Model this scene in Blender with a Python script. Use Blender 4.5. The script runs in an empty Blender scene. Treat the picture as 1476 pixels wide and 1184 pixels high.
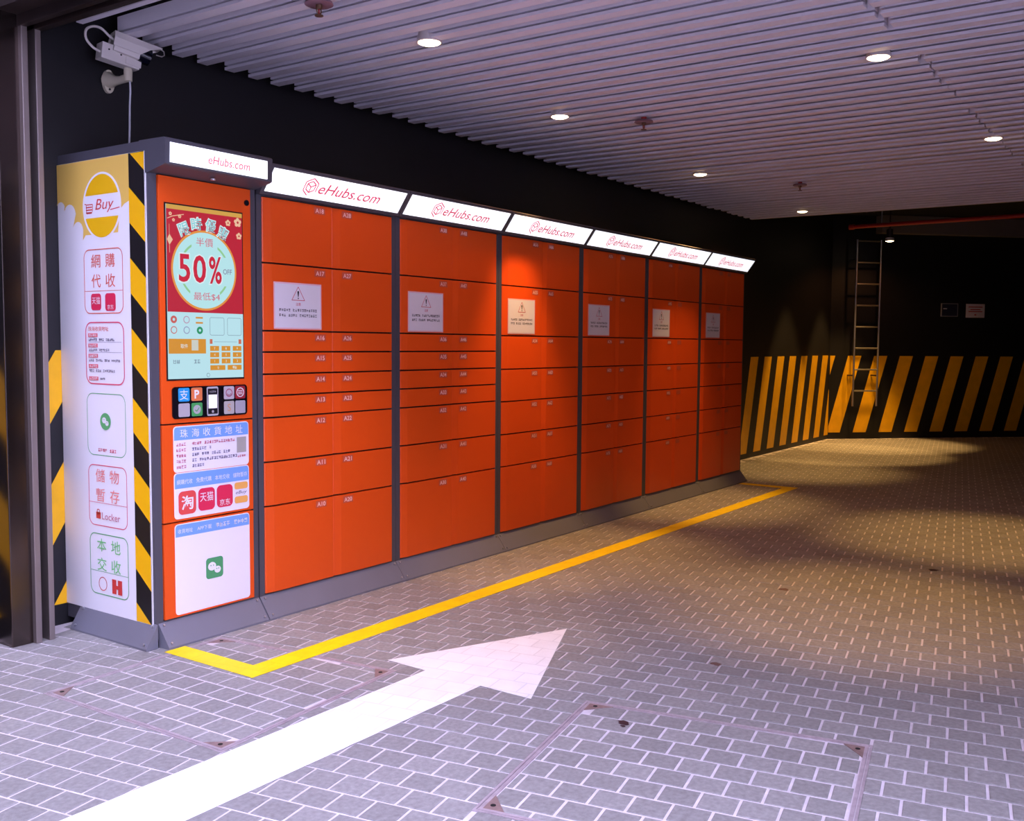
import bpy, bmesh, math, random
from mathutils import Vector, Matrix
random.seed(7)
scene = bpy.context.scene
COL = scene.collection

# ------------------------------------------------------------------ camera
F_PX, IMG_W, IMG_H = 1431.3, 1476, 1184
CAM = Vector((-2.998, -3.4685, 1.2571))
RX, ROLL, RZ = math.radians(86.128), math.radians(0.406), math.radians(-55.274)
CAMROT = Matrix.Rotation(RZ, 3, 'Z') @ Matrix.Rotation(RX, 3, 'X') @ Matrix.Rotation(ROLL, 3, 'Z')
cd = bpy.data.cameras.new('camera')
cd.sensor_fit = 'HORIZONTAL'; cd.sensor_width = 36.0
cd.lens = F_PX / IMG_W * 36.0
cd.clip_start = 0.05; cd.clip_end = 200
cam = bpy.data.objects.new('camera', cd); COL.objects.link(cam)
cam.matrix_world = Matrix.Translation(CAM) @ CAMROT.to_4x4()
scene.camera = cam

def project(x, y, z):
    d = CAMROT.transposed() @ (Vector((x, y, z)) - CAM)
    if d.z > -0.05: return None
    return IMG_W/2 + F_PX*d.x/-d.z, IMG_H/2 - F_PX*d.y/-d.z

# ------------------------------------------------------------------ world, exposure
SKY = (0.66, 0.64, 1.0); SKY_STRENGTH = 8.0
world = bpy.data.worlds.new('sky'); scene.world = world; world.use_nodes = True
bg = world.node_tree.nodes['Background']
bg.inputs[0].default_value = (*SKY, 1); bg.inputs[1].default_value = SKY_STRENGTH
scene.view_settings.view_transform = 'Standard'
scene.view_settings.look = 'None'
scene.view_settings.gamma = 1.0
scene.view_settings.use_curve_mapping = False
scene.view_settings.exposure = 0.35
scene.cycles.use_denoising = True
scene.cycles.adaptive_threshold = 0.02
scene.cycles.max_bounces = 8
scene.cycles.diffuse_bounces = 4
scene.cycles.sample_clamp_indirect = 6.0

LAMP_COL = (1.0, 0.56, 0.17)
LAMP_W = 150.0

# ------------------------------------------------------------------ materials
def lin(c):
    return tuple(((v/255)/12.92 if v/255 <= 0.04045 else ((v/255+0.055)/1.055)**2.4) for v in c)

MATS = {}
def mat(name, rgb, rough=0.6, metal=0.0, emit=0.0, spec=0.5, vary=0.0, scale=30.0, bump=0.0, bscale=None, island=0.0, aniso=False, linear=False):
    if name in MATS: return MATS[name]
    m = bpy.data.materials.new(name); m.use_nodes = True
    nt = m.node_tree; b = nt.nodes['Principled BSDF']
    c = rgb if linear else lin(rgb)
    b.inputs['Base Color'].default_value = (*c, 1)
    b.inputs['Roughness'].default_value = rough
    b.inputs['Metallic'].default_value = metal
    b.inputs['Specular IOR Level'].default_value = spec
    if emit:
        b.inputs['Emission Color'].default_value = (*c, 1)
        b.inputs['Emission Strength'].default_value = emit
    if name.startswith('print_screen'): b.inputs['Base Color'].default_value = (0.012, 0.012, 0.014, 1)
    if emit and emit < 2: m.cycles.emission_sampling = 'NONE'
    if vary or bump:
        tc = nt.nodes.new('ShaderNodeNewGeometry')
        nz = nt.nodes.new('ShaderNodeTexNoise'); nz.inputs['Scale'].default_value = scale
        nz.inputs['Detail'].default_value = 4
        nt.links.new(tc.outputs['Position'], nz.inputs['Vector'])
    col = None
    if vary:
        mr = nt.nodes.new('ShaderNodeMapRange')
        mr.inputs['From Min'].default_value = 0.25; mr.inputs['From Max'].default_value = 0.75
        mr.inputs['To Min'].default_value = 1-vary; mr.inputs['To Max'].default_value = 1+vary
        nt.links.new(nz.outputs['Fac'], mr.inputs['Value'])
        fac = mr.outputs['Result']
        if island:
            g2 = nt.nodes.new('ShaderNodeNewGeometry')
            oi = nt.nodes.new('ShaderNodeObjectInfo')
            ad = nt.nodes.new('ShaderNodeMath'); ad.operation = 'ADD'
            nt.links.new(g2.outputs['Random Per Island'], ad.inputs[0]); nt.links.new(oi.outputs['Random'], ad.inputs[1])
            fr = nt.nodes.new('ShaderNodeMath'); fr.operation = 'FRACT'; nt.links.new(ad.outputs[0], fr.inputs[0])
            m2 = nt.nodes.new('ShaderNodeMapRange'); m2.inputs['To Min'].default_value = 1-island; m2.inputs['To Max'].default_value = 1+island
            nt.links.new(fr.outputs[0], m2.inputs['Value'])
            mm = nt.nodes.new('ShaderNodeMath'); mm.operation = 'MULTIPLY'
            nt.links.new(fac, mm.inputs[0]); nt.links.new(m2.outputs['Result'], mm.inputs[1]); fac = mm.outputs[0]
        vm = nt.nodes.new('ShaderNodeVectorMath'); vm.operation = 'SCALE'
        vm.inputs[0].default_value = c
        nt.links.new(fac, vm.inputs['Scale'])
        nt.links.new(vm.outputs['Vector'], b.inputs['Base Color'])
    if bump:
        n2 = nt.nodes.new('ShaderNodeTexNoise'); n2.inputs['Scale'].default_value = bscale or scale
        n2.inputs['Detail'].default_value = 5
        nt.links.new(tc.outputs['Position'], n2.inputs['Vector'])
        bp = nt.nodes.new('ShaderNodeBump'); bp.inputs['Strength'].default_value = bump; bp.inputs['Distance'].default_value = 0.002
        nt.links.new(n2.outputs['Fac'], bp.inputs['Height'])
        nt.links.new(bp.outputs['Normal'], b.inputs['Normal'])
    MATS[name] = m
    return m

M_PAVER = mat('paver_concrete', (138, 136, 133), 0.62, vary=0.22, scale=60, bump=0.5, bscale=220, island=0.10)
M_MORTAR = mat('joint_sand', (205, 196, 200), 0.9, vary=0.12, scale=25, bump=0.3, bscale=150)
M_BLACKWALL = mat('black_wall_paint', (15, 14, 19), 0.55, vary=0.25, scale=6, bump=0.15, bscale=40)
M_WALLYEL = mat('yellow_wall_paint', (238, 178, 10), 0.45, vary=0.10, scale=8, bump=0.1, bscale=40)
M_LINEYEL = mat('yellow_line_paint', (255, 222, 0), 0.5, vary=0.08, scale=12, bump=0.35, bscale=120)
M_PAINTWHITE = mat('white_road_paint', (242, 240, 240), 0.55, vary=0.05, scale=10, bump=0.35, bscale=120)
def jointed_paint(m, k):
    nt = m.node_tree; b = nt.nodes['Principled BSDF']
    g = nt.nodes.new('ShaderNodeNewGeometry'); cs = []
    for v, o in (((math.sin(TH), -math.cos(TH), 0), 1.226-PU/2), ((math.cos(TH), math.sin(TH), 0), -0.999)):
        d = nt.nodes.new('ShaderNodeVectorMath'); d.operation = 'DOT_PRODUCT'; d.inputs[1].default_value = v
        nt.links.new(g.outputs['Position'], d.inputs[0])
        a = nt.nodes.new('ShaderNodeMath'); a.operation = 'SUBTRACT'; a.inputs[1].default_value = o
        nt.links.new(d.outputs['Value'], a.inputs[0]); cs.append(a)
    c = nt.nodes.new('ShaderNodeCombineXYZ'); nt.links.new(cs[0].outputs[0], c.inputs[0]); nt.links.new(cs[1].outputs[0], c.inputs[1])
    br = nt.nodes.new('ShaderNodeTexBrick'); br.inputs['Scale'].default_value = 1.0
    br.inputs['Brick Width'].default_value = PU; br.inputs['Row Height'].default_value = PN; br.inputs['Mortar Size'].default_value = 0.0035
    br.inputs['Mortar Smooth'].default_value = 0.4
    br.inputs['Color1'].default_value = (1, 1, 1, 1); br.inputs['Color2'].default_value = (0.94, 0.94, 0.94, 1); br.inputs['Mortar'].default_value = (k, k, k, 1)
    nt.links.new(c.outputs[0], br.inputs['Vector'])
    src = b.inputs['Base Color'].links[0].from_socket
    mx = nt.nodes.new('ShaderNodeVectorMath'); mx.operation = 'MULTIPLY'
    nt.links.new(src, mx.inputs[0]); nt.links.new(br.outputs['Color'], mx.inputs[1]); nt.links.new(mx.outputs[0], b.inputs['Base Color'])
TH = math.radians(10.5); PU, PN, GAP = 0.1095, 0.1040, 0.0085      # paving bond: turn, block pitch, joint
jointed_paint(M_PAINTWHITE, 0.84); jointed_paint(M_LINEYEL, 0.9)
M_SLAT = mat('slat_lacquer', (222, 216, 226), 0.45, vary=0.03, scale=5)
M_DARKCEIL = mat('dark_ceiling', (16, 15, 17), 0.9, vary=0.2, scale=8)
M_GREY = mat('grey_locker_steel', (76, 75, 84), 0.42, spec=0.5, vary=0.04, scale=4)
M_SKIRT = mat('grey_skirt_steel', (112, 112, 122), 0.38, spec=0.5, vary=0.05, scale=5)
M_ORANGE = mat('orange_locker_enamel', (232, 84, 22), 0.36, spec=0.45, vary=0.03, scale=3)
M_DARKGAP = mat('locker_interior', (30, 14, 12), 0.8)
M_STEEL = mat('brushed_steel', (96, 86, 82), 0.22, metal=1.0, vary=0.08, scale=3)
M_STEELLIP = mat('steel_lip', (150, 138, 134), 0.38, metal=0.8)
M_DARKSTEEL = mat('dark_header_steel', (60, 48, 46), 0.4, metal=0.6, vary=0.2, scale=4)
M_GALV = mat('galvanised', (170, 165, 160), 0.35, metal=0.9)
M_SCREW = mat('screw_steel', (190, 190, 195), 0.3, metal=0.8)
M_IVORY = mat('cctv_plastic', (212, 204, 198), 0.45)
M_CREAM = mat('cctv_bracket', (205, 196, 172), 0.5)
M_LENS = mat('cctv_glass', (10, 14, 28), 0.12, spec=0.7)
M_CABLE = mat('white_cable', (205, 205, 212), 0.5)
M_RED = mat('red_pipe_paint', (170, 22, 18), 0.4)
M_BRASS = mat('sprinkler_brass', (120, 92, 72), 0.4, metal=0.6)
M_ESC = mat('sprinkler_rose', (140, 110, 125), 0.4, metal=0.3)
M_RUST = mat('manhole_iron', (140, 118, 112), 0.6, metal=0.3, vary=0.25, scale=40, bump=0.4)
M_RIM = mat('manhole_rim_steel', (168, 156, 160), 0.55, metal=0.2, vary=0.2, scale=30, bump=0.3)
M_HOLE = mat('hole_black', (10, 9, 9), 0.9)
M_SIGN = mat('light_box_acrylic', (244, 248, 255), 0.3, emit=0.84)
M_SIGNTXT = mat('light_box_red_film', (190, 66, 92), 0.4, emit=0.7)
M_LAMP = mat('lamp_diffuser', (255, 226, 180), 0.3, emit=14.0)
M_TRIM = mat('lamp_trim', (215, 205, 205), 0.4)
M_WHITEPRINT = mat('white_vinyl', (240, 238, 242), 0.4)
M_PAPER = mat('laminated_paper', (226, 222, 230), 0.35)
M_TAG = mat('number_plate_film', (205, 90, 62), 0.4)
M_TAGTXT = mat('number_white', (250, 205, 200), 0.45)
M_BEAM = mat('grey_beam', (110, 100, 96), 0.7)
def pm(name, rgb, emit=0.0, rough=0.4): return mat('print_'+name, rgb, rough, emit=emit)

# ------------------------------------------------------------------ mesh building
BASE = {}
class MB:
    def __init__(s): s.v = []; s.f = []
    def add(s, vs, fs):
        o = len(s.v); s.v += [tuple(v) for v in vs]; s.f += [tuple(i+o for i in f) for f in fs]; return s
    def box(s, x0, x1, y0, y1, z0, z1, M=None):
        vs = [(x, y, z) for z in (z0, z1) for y in (y0, y1) for x in (x0, x1)]
        if M is not None: vs = [M @ Vector(v) for v in vs]
        return s.add(vs, [(0,2,3,1), (4,5,7,6), (0,1,5,4), (2,6,7,3), (0,4,6,2), (1,3,7,5)])
    def prism(s, poly, z0, z1, M=None):       # poly in xy, extruded in z (CCW)
        n = len(poly)
        vs = [(p[0], p[1], z0) for p in poly] + [(p[0], p[1], z1) for p in poly]
        if M is not None: vs = [M @ Vector(v) for v in vs]
        return s.add(vs, [tuple(range(n-1, -1, -1)), tuple(range(n, 2*n))] + [(i, (i+1) % n, n+(i+1) % n, n+i) for i in range(n)])
    def extr_x(s, prof, x0, x1):              # prof list of (y,z), extruded in x
        n = len(prof)
        vs = [(x0, p[0], p[1]) for p in prof] + [(x1, p[0], p[1]) for p in prof]
        return s.add(vs, [tuple(range(n-1, -1, -1)), tuple(range(n, 2*n))] + [(i, (i+1) % n, n+(i+1) % n, n+i) for i in range(n)])
    def extr_y(s, prof, y0, y1):              # prof list of (x,z)
        n = len(prof)
        vs = [(p[0], y0, p[1]) for p in prof] + [(p[0], y1, p[1]) for p in prof]
        return s.add(vs, [tuple(range(n)), tuple(range(2*n-1, n-1, -1))] + [((i+1) % n, i, n+i, n+(i+1) % n) for i in range(n)])
    def tube(s, pts, r, n=10, cap=True):
        pts = [Vector(p) for p in pts]; rs = r if isinstance(r, (list, tuple)) else [r]*len(pts)
        rings = []; up = None
        for i, p in enumerate(pts):
            t = (pts[min(i+1, len(pts)-1)] - pts[max(i-1, 0)]).normalized()
            if up is None:
                up = Vector((0, 0, 1)) if abs(t.z) < 0.9 else Vector((1, 0, 0))
            a = t.cross(up).normalized(); b = a.cross(t).normalized(); up = b
            rings.append([p + (a*math.cos(k*2*math.pi/n) + b*math.sin(k*2*math.pi/n))*rs[i] for k in range(n)])
        vs = [v for rg in rings for v in rg]
        fs = [(i*n+k, i*n+(k+1) % n, (i+1)*n+(k+1) % n, (i+1)*n+k) for i in range(len(pts)-1) for k in range(n)]
        if cap: fs += [tuple(range(n-1, -1, -1)), tuple((len(pts)-1)*n+k for k in range(n))]
        return s.add(vs, fs)
    def lathe(s, prof, c, n=24):              # prof of (r,z) about vertical axis at c
        rings = [[(c[0]+r*math.cos(k*2*math.pi/n), c[1]+r*math.sin(k*2*math.pi/n), c[2]+z) for k in range(n)] for r, z in prof]
        vs = [v for rg in rings for v in rg]
        fs = [(i*n+k, i*n+(k+1) % n, (i+1)*n+(k+1) % n, (i+1)*n+k) for i in range(len(prof)-1) for k in range(n)]
        fs += [tuple(range(n-1, -1, -1)), tuple((len(prof)-1)*n+k for k in range(n))]
        return s.add(vs, fs)
    def build(s, name, m, parent=None, base=None, smooth=False, bevel=0.0):
        b = Vector(base) if base is not None else (BASE.get(parent.name, Vector()) if parent else Vector())
        me = bpy.data.meshes.new(name)
        me.from_pydata([tuple(Vector(v) - b) for v in s.v], [], s.f)
        bm = bmesh.new(); bm.from_mesh(me)
        bmesh.ops.recalc_face_normals(bm, faces=bm.faces)
        if bevel:
            es = [e for e in bm.edges if len(e.link_faces) == 2 and e.calc_face_angle(0) > 0.5]
            bmesh.ops.bevel(bm, geom=es, offset=bevel, segments=2, profile=0.7, affect='EDGES')
        if smooth:
            for fc in bm.faces: fc.smooth = True
        bm.to_mesh(me); bm.free()
        me.materials.append(m)
        if smooth: me.set_sharp_from_angle(angle=math.radians(40))
        o = bpy.data.objects.new(name, me); COL.objects.link(o)
        if parent: o.parent = parent
        else: o.location = b
        BASE[o.name] = b
        return o

def empty(name, loc, label, cat, group=None):
    o = bpy.data.objects.new(name, None); COL.objects.link(o); o.location = loc
    o.empty_display_size = 0.1
    BASE[o.name] = Vector(loc); tag(o, label, cat, group)
    return o
def tag(o, label, cat, group=None):
    o['label'] = label; o['category'] = cat
    if group: o['group'] = group
    return o
def struct(o): o['kind'] = 'structure'; return o

# ------------------------------------------------------------------ flat print helper
TXT = {}
def text_geo(s, shear=0.0, offset=0.0):
    k = (s, shear, offset)
    if k not in TXT:
        cu = bpy.data.curves.new('lettering_source', 'FONT'); cu.body = s; cu.size = 1.0
        cu.resolution_u = 3; cu.shear = shear; cu.offset = offset
        ob = bpy.data.objects.new('lettering_source', cu); COL.objects.link(ob)
        dg = bpy.context.evaluated_depsgraph_get()
        me = bpy.data.meshes.new_from_object(ob.evaluated_get(dg))
        vs = [(v.co.x, v.co.y) for v in me.vertices]; fs = [tuple(p.vertices) for p in me.polygons]
        bpy.data.objects.remove(ob); bpy.data.curves.remove(cu); bpy.data.meshes.remove(me)
        TXT[k] = (vs, fs)
    return TXT[k]

def rr(x0, x1, z0, z1, r, n=6):
    r = min(r, (x1-x0)/2, (z1-z0)/2); out = []
    for cx, cz, a0 in ((x1-r, z1-r, 0), (x0+r, z1-r, 90), (x0+r, z0+r, 180), (x1-r, z0+r, 270)):
        for k in range(n+1):
            a = math.radians(a0+90*k/n); out.append((cx+r*math.cos(a), cz+r*math.sin(a)))
    return out
def circ(cx, cz, rx, rz=None, n=36, a0=0, a1=360):
    rz = rz or rx
    m = n if a1-a0 >= 360 else n+1
    return [(cx+rx*math.cos(math.radians(a0+(a1-a0)*k/n)), cz+rz*math.sin(math.radians(a0+(a1-a0)*k/n))) for k in range(m)]

class Print:
    """flat artwork on a plane: fn(u, v, h) -> world point, h = height off the plane"""
    STEP = 0.0005
    def __init__(s, fn): s.fn = fn; s.parts = {}; s.n = 0; s.g = 0
    def mb(s, name, m):
        return s.parts.setdefault((name, m.name, s.g if name in ('app_icon', 'box_outline', 'logo', 'key', 'payment_icon', 'round_icon', 'code_box', 'button') else 0), (MB(), m))[0]
    def poly(s, pts, layer, m, name='print'):
        s.mb(name, m).add([s.fn(u, v, layer*s.STEP) for u, v in pts], [tuple(range(len(pts)))])
    def rect(s, x0, x1, z0, z1, layer, m, name='print', r=0.0):
        if r or name in ('key', 'button'): s.g += 1
        s.poly(rr(x0, x1, z0, z1, r) if r else [(x0, z0), (x1, z0), (x1, z1), (x0, z1)], layer, m, name)
    def ring(s, outer, inner, layer, m, name='print'):
        n = len(outer)
        s.mb(name, m).add([s.fn(u, v, layer*s.STEP) for u, v in outer+inner], [(i, (i+1) % n, n+(i+1) % n, n+i) for i in range(n)])
    def frame(s, x0, x1, z0, z1, r, t, layer, m, name='print'):
        s.g += 1
        s.ring(rr(x0, x1, z0, z1, r), rr(x0+t, x1-t, z0+t, z1-t, max(r-t, 0.001)), layer, m, name)
    def stroke(s, pts, t, layer, m, name='print'):
        for (a, b), (c, d) in zip(pts[:-1], pts[1:]):
            L = math.hypot(c-a, d-b) or 1; nx, nz = -(d-b)/L*t/2, (c-a)/L*t/2
            s.poly([(a+nx, b+nz), (a-nx, b-nz), (c-nx, d-nz), (c+nx, d+nz)], layer, m, name)
    def text(s, st, x, z, h, layer, m, w=None, align='C', shear=0.0, offset=0.0, rot=0.0, name='lettering'):
        vs, fs = text_geo(st, shear, offset)
        if not vs: return
        xs = [v[0] for v in vs]; zs = [v[1] for v in vs]
        W = max(xs)-min(xs); H = max(zs)-min(zs); k = h/H; kx = (w/W) if w else k
        ax = {'C': (max(xs)+min(xs))/2, 'L': min(xs), 'R': max(xs)}[align]; az = (max(zs)+min(zs))/2
        c, sn = math.cos(rot), math.sin(rot)
        P = []
        for v in vs:
            px, pz = (v[0]-ax)*kx, (v[1]-az)*k
            P.append(s.fn(x+px*c-pz*sn, z+px*sn+pz*c, layer*s.STEP))
        s.n += 1; s.parts[(name, s.n)] = (MB().add(P, fs), m)
    def greek(s, x, z, w, h, n, layer, m, gaps=(), align='L'):
        """n characters of print too small to read, as strokes"""
        s.n += 1; mb = MB(); c = w/n; x0 = x if align == 'L' else x-w/2; rnd = random.Random(int(x*1e4+z*1e5))
        def q(a, b, d, e): mb.add([s.fn(u, v, layer*s.STEP) for u, v in ((a, d), (b, d), (b, e), (a, e))], [(0, 1, 2, 3)])
        for k in range(n):
            if k in gaps: continue
            a = x0+k*c+c*0.1; b = a+c*0.8; t = h*0.15
            for lv in rnd.sample((-0.42, -0.15, 0.15, 0.38), rnd.choice((2, 3))): q(a, b, z+lv*h-t/2, z+lv*h+t/2)
            for _ in range(rnd.choice((1, 2))):
                xx = rnd.uniform(a, b-t); q(xx, xx+t, z-h/2, z+h/2)
        s.parts[('small_print', s.n)] = (mb, m)
    def build(s, parent):
        for k, (mb, m) in s.parts.items():
            name = k[0]
            b = BASE.get(parent.name, Vector())
            me = bpy.data.meshes.new(name)
            me.from_pydata([tuple(Vector(v)-b) for v in mb.v], [], mb.f); me.materials.append(m)
            o = bpy.data.objects.new(name, me); COL.objects.link(o); o.parent = parent; BASE[o.name] = b

# ================================================================== SETTING
WALL_Y = 0.64
CEIL_Z = 2.592
XB, DIAG = 10.41, 11.05            # bend of the back wall, diagonal x + y = DIAG

# ---- floor -------------------------------------------------------
DU = Vector((math.sin(TH), -math.cos(TH))); DN = Vector((math.cos(TH), math.sin(TH)))
def brick_material():
    m = bpy.data.materials.new('far_paving'); m.use_nodes = True; nt = m.node_tree; b = nt.nodes['Principled BSDF']
    g = nt.nodes.new('ShaderNodeNewGeometry'); mp = nt.nodes.new('ShaderNodeMapping')
    mp.inputs['Rotation'].default_value = (0, 0, math.radians(90)-TH)
    nt.links.new(g.outputs['Position'], mp.inputs['Vector'])
    br = nt.nodes.new('ShaderNodeTexBrick'); br.inputs['Scale'].default_value = 1.0
    br.inputs['Brick Width'].default_value = PU; br.inputs['Row Height'].default_value = PN; br.inputs['Mortar Size'].default_value = 0.004
    br.inputs['Color1'].default_value = (*lin((138, 136, 133)), 1); br.inputs['Color2'].default_value = (*lin((125, 123, 121)), 1)
    br.inputs['Mortar'].default_value = (*lin((205, 196, 200)), 1)
    nt.links.new(mp.outputs['Vector'], br.inputs['Vector']); nt.links.new(br.outputs['Color'], b.inputs['Base Color'])
    b.inputs['Roughness'].default_value = 0.7
    return m
LX0, LX1, LY0, LY1 = -3.3, 12.6, -4.6, 0.64
fl = MB(); fl.box(LX0, LX1, LY0, LY1, -0.12, -0.0032)
floor = struct(fl.build('floor', M_MORTAR))
floor['label'] = 'grey concrete block paving with pale joints'
fo = MB()
for b in ((-14, LX0, -9, LY1), (LX0, 18, -9, LY0), (LX1, 18, LY0, LY1)): fo.box(b[0], b[1], b[2], b[3], -0.12, 0.0)
fo.build('paving_beyond', brick_material(), floor)

def clip_half(poly, a, b, left):
    out = []; n = len(poly)
    def side(p): 
        s = (b[0]-a[0])*(p[1]-a[1]) - (b[1]-a[1])*(p[0]-a[0]); return s if left else -s
    for i in range(n):
        p, q = poly[i], poly[(i+1) % n]; sp, sq = side(p), side(q)
        if sp >= 0: out.append(p)
        if (sp > 0 > sq) or (sp < 0 < sq):
            t = sp/(sp-sq); out.append((p[0]+(q[0]-p[0])*t, p[1]+(q[1]-p[1])*t))
    return out
def area(p): return 0.5*sum(p[i][0]*p[(i+1) % len(p)][1]-p[(i+1) % len(p)][0]*p[i][1] for i in range(len(p)))
def ccw(p): return p if area(p) > 0 else p[::-1]
def clip_in(poly, q):
    for i in range(len(q)):
        poly = clip_half(poly, q[i], q[(i+1) % len(q)], True)
        if len(poly) < 3: return []
    return poly
def subtract(poly, q):
    out = []; rest = poly
    for i in range(len(q)):
        o = clip_half(rest, q[i], q[(i+1) % len(q)], False)
        if len(o) >= 3 and abs(area(o)) > 1e-4: out.append(o)
        rest = clip_half(rest, q[i], q[(i+1) % len(q)], True)
        if len(rest) < 3: break
    return out
def inset(q, d):
    q = ccw(q); n = len(q); lines = []
    for i in range(n):
        a, b = Vector(q[i]), Vector(q[(i+1) % n]); t = (b-a).normalized(); nn = Vector((-t.y, t.x))
        lines.append((a+nn*d, t))
    out = []
    for i in range(n):
        p, r = lines[i-1]; q2, s2 = lines[i]
        den = r.x*s2.y-r.y*s2.x; t = ((q2-p).x*s2.y-(q2-p).y*s2.x)/den
        out.append(tuple(p+r*t))
    return out
COVER1 = ccw([(-1.101, -0.129), (-1.066, -1.053), (-0.175, -0.983), (-0.285, -0.085)])
COVER2 = ccw([(-0.919, -1.905), (-0.025, -1.736), (0.163, -2.671), (-0.731, -2.840)])

def paver_mesh(poly, o, seed=0):
    """bevelled paver: top at 0, outline poly, local to o"""
    c = 0.0025; top = inset(poly, c) ; n = len(poly)
    vs = [(p[0]-o[0], p[1]-o[1], -0.012) for p in poly] + [(p[0]-o[0], p[1]-o[1], -c*0.6) for p in poly] + [(p[0]-o[0], p[1]-o[1], 0.0) for p in top]
    fs = [(i, (i+1) % n, n+(i+1) % n, n+i) for i in range(n)] + [(n+i, n+(i+1) % n, 2*n+(i+1) % n, 2*n+i) for i in range(n)] + [tuple(range(2*n, 3*n))]
    return vs, fs

def lattice(du, dn, o_s, o_n, region, pu=PU, pn=PN):
    xs = [p[0] for p in region]; ys = [p[1] for p in region]
    cs = [(x, y) for x in (min(xs), max(xs)) for y in (min(ys), max(ys))]
    smin = min(Vector(c).dot(du) for c in cs); smax = max(Vector(c).dot(du) for c in cs)
    nmin = min(Vector(c).dot(dn) for c in cs); nmax = max(Vector(c).dot(dn) for c in cs)
    for r in range(math.floor((nmin-o_n)/pn)-1, math.ceil((nmax-o_n)/pn)+1):
        sh = o_s + (0.5*pu if r % 2 else 0)
        for k in range(math.floor((smin-sh)/pu)-1, math.ceil((smax-sh)/pu)+1):
            s0 = sh+k*pu+GAP/2; s1 = s0+pu-GAP; n0 = o_n+r*pn+GAP/2; n1 = n0+pn-GAP
            yield [tuple(du*s+dn*n) for s, n in ((s0, n0), (s1, n0), (s1, n1), (s0, n1))]

region = [(LX0, LY0), (LX1, LY0), (LX1, LY1), (LX0, LY1)]
pavers = []
for b in lattice(DU, DN, 1.226, -0.999, region):
    b = ccw(b); cx = sum(p[0] for p in b)/4; cy = sum(p[1] for p in b)/4
    if not (LX0 < cx < LX1 and LY0 < cy < LY1-0.06): continue
    if cx+cy > DIAG-0.08: continue
    if -0.47 < cx < 5.62 and cy > 0.06: continue                # under the lockers
    if not (all(LX0 < p[0] < LX1 and LY0 < p[1] < LY1 for p in b)): continue
    pcs = [b]
    for q in (COVER1, COVER2):
        near = min((Vector(p)-Vector((cx, cy))).length for p in q) < 1.0
        if near:
            npc = []
            for pc in pcs:
                npc += subtract(pc, q) if len(clip_in(pc, q)) >= 3 else [pc]
            pcs = npc
    for pc in pcs:
        pc = ccw(pc)
        if abs(area(pc)) < 0.0010: continue
        whole = len(pc) == 4 and abs(area(pc)-(PU-GAP)*(PN-GAP)) < 2e-4
        px = project(cx, cy, 0); vis = 0
        if px and -10 < px[0] < IMG_W+10 and px[1] < IMG_H+10:
            d = (Vector((cx, cy, 0))-CAM); vis = area(pc)/d.length**2*abs(d.z)/d.length
            if -1.9 < cx < 0.4 and -1.38 < cy < -1.02: vis *= 0.3   # beneath the white arrow
        pavers.append((vis, pc, (cx, cy), whole))
pavers.sort(key=lambda t: -t[0])
SHARED = None
for i, (vis, pc, c, whole) in enumerate(pavers[:299]):
    if whole:
        if SHARED is None:
            vs, fs = paver_mesh(pc, c); SHARED = bpy.data.meshes.new('paver'); SHARED.from_pydata(vs, [], fs); SHARED.materials.append(M_PAVER)
        me = SHARED
    else:
        vs, fs = paver_mesh(pc, c); me = bpy.data.meshes.new('paver_cut'); me.from_pydata(vs, [], fs); me.materials.append(M_PAVER)
    o = bpy.data.objects.new('paver', me); COL.objects.link(o); o.parent = floor
    o.location = (c[0], c[1], random.uniform(-0.0007, 0.0005))
rest = MB()
for vis, pc, c, whole in pavers[299:]:
    vs, fs = paver_mesh(pc, (0, 0)); dz = random.uniform(-0.0007, 0.0005)
    rest.add([(v[0], v[1], v[2]+dz) for v in vs], fs)
me = bpy.data.meshes.new('paver'); me.from_pydata(rest.v, [], rest.f); me.materials.append(M_PAVER)
ro = bpy.data.objects.new('paver', me); COL.objects.link(ro); ro.parent = floor; ro['kind'] = 'stuff'

# dark blots on the paving
M_BLOT = mat('oil_blot', (52, 30, 38), 0.5); M_RUSTBLOT = mat('rust_blot', (104, 78, 70), 0.7)
for (x, y, r, m) in ((-0.136, -1.943, 0.021, M_BLOT), (-0.16, -1.955, 0.008, M_BLOT), (1.95, -1.75, 0.03, M_RUSTBLOT), (2.89, -2.28, 0.025, M_BLOT), (0.62, -1.95, 0.022, M_RUSTBLOT)):
    pts = [(x+r*random.uniform(.6, 1.2)*math.cos(a), y+r*random.uniform(.6, 1.3)*math.sin(a)) for a in [k*2*math.pi/11 for k in range(11)]]
    MB().prism(pts, 0.0005, 0.0012).build('stain', m, floor)

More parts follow.
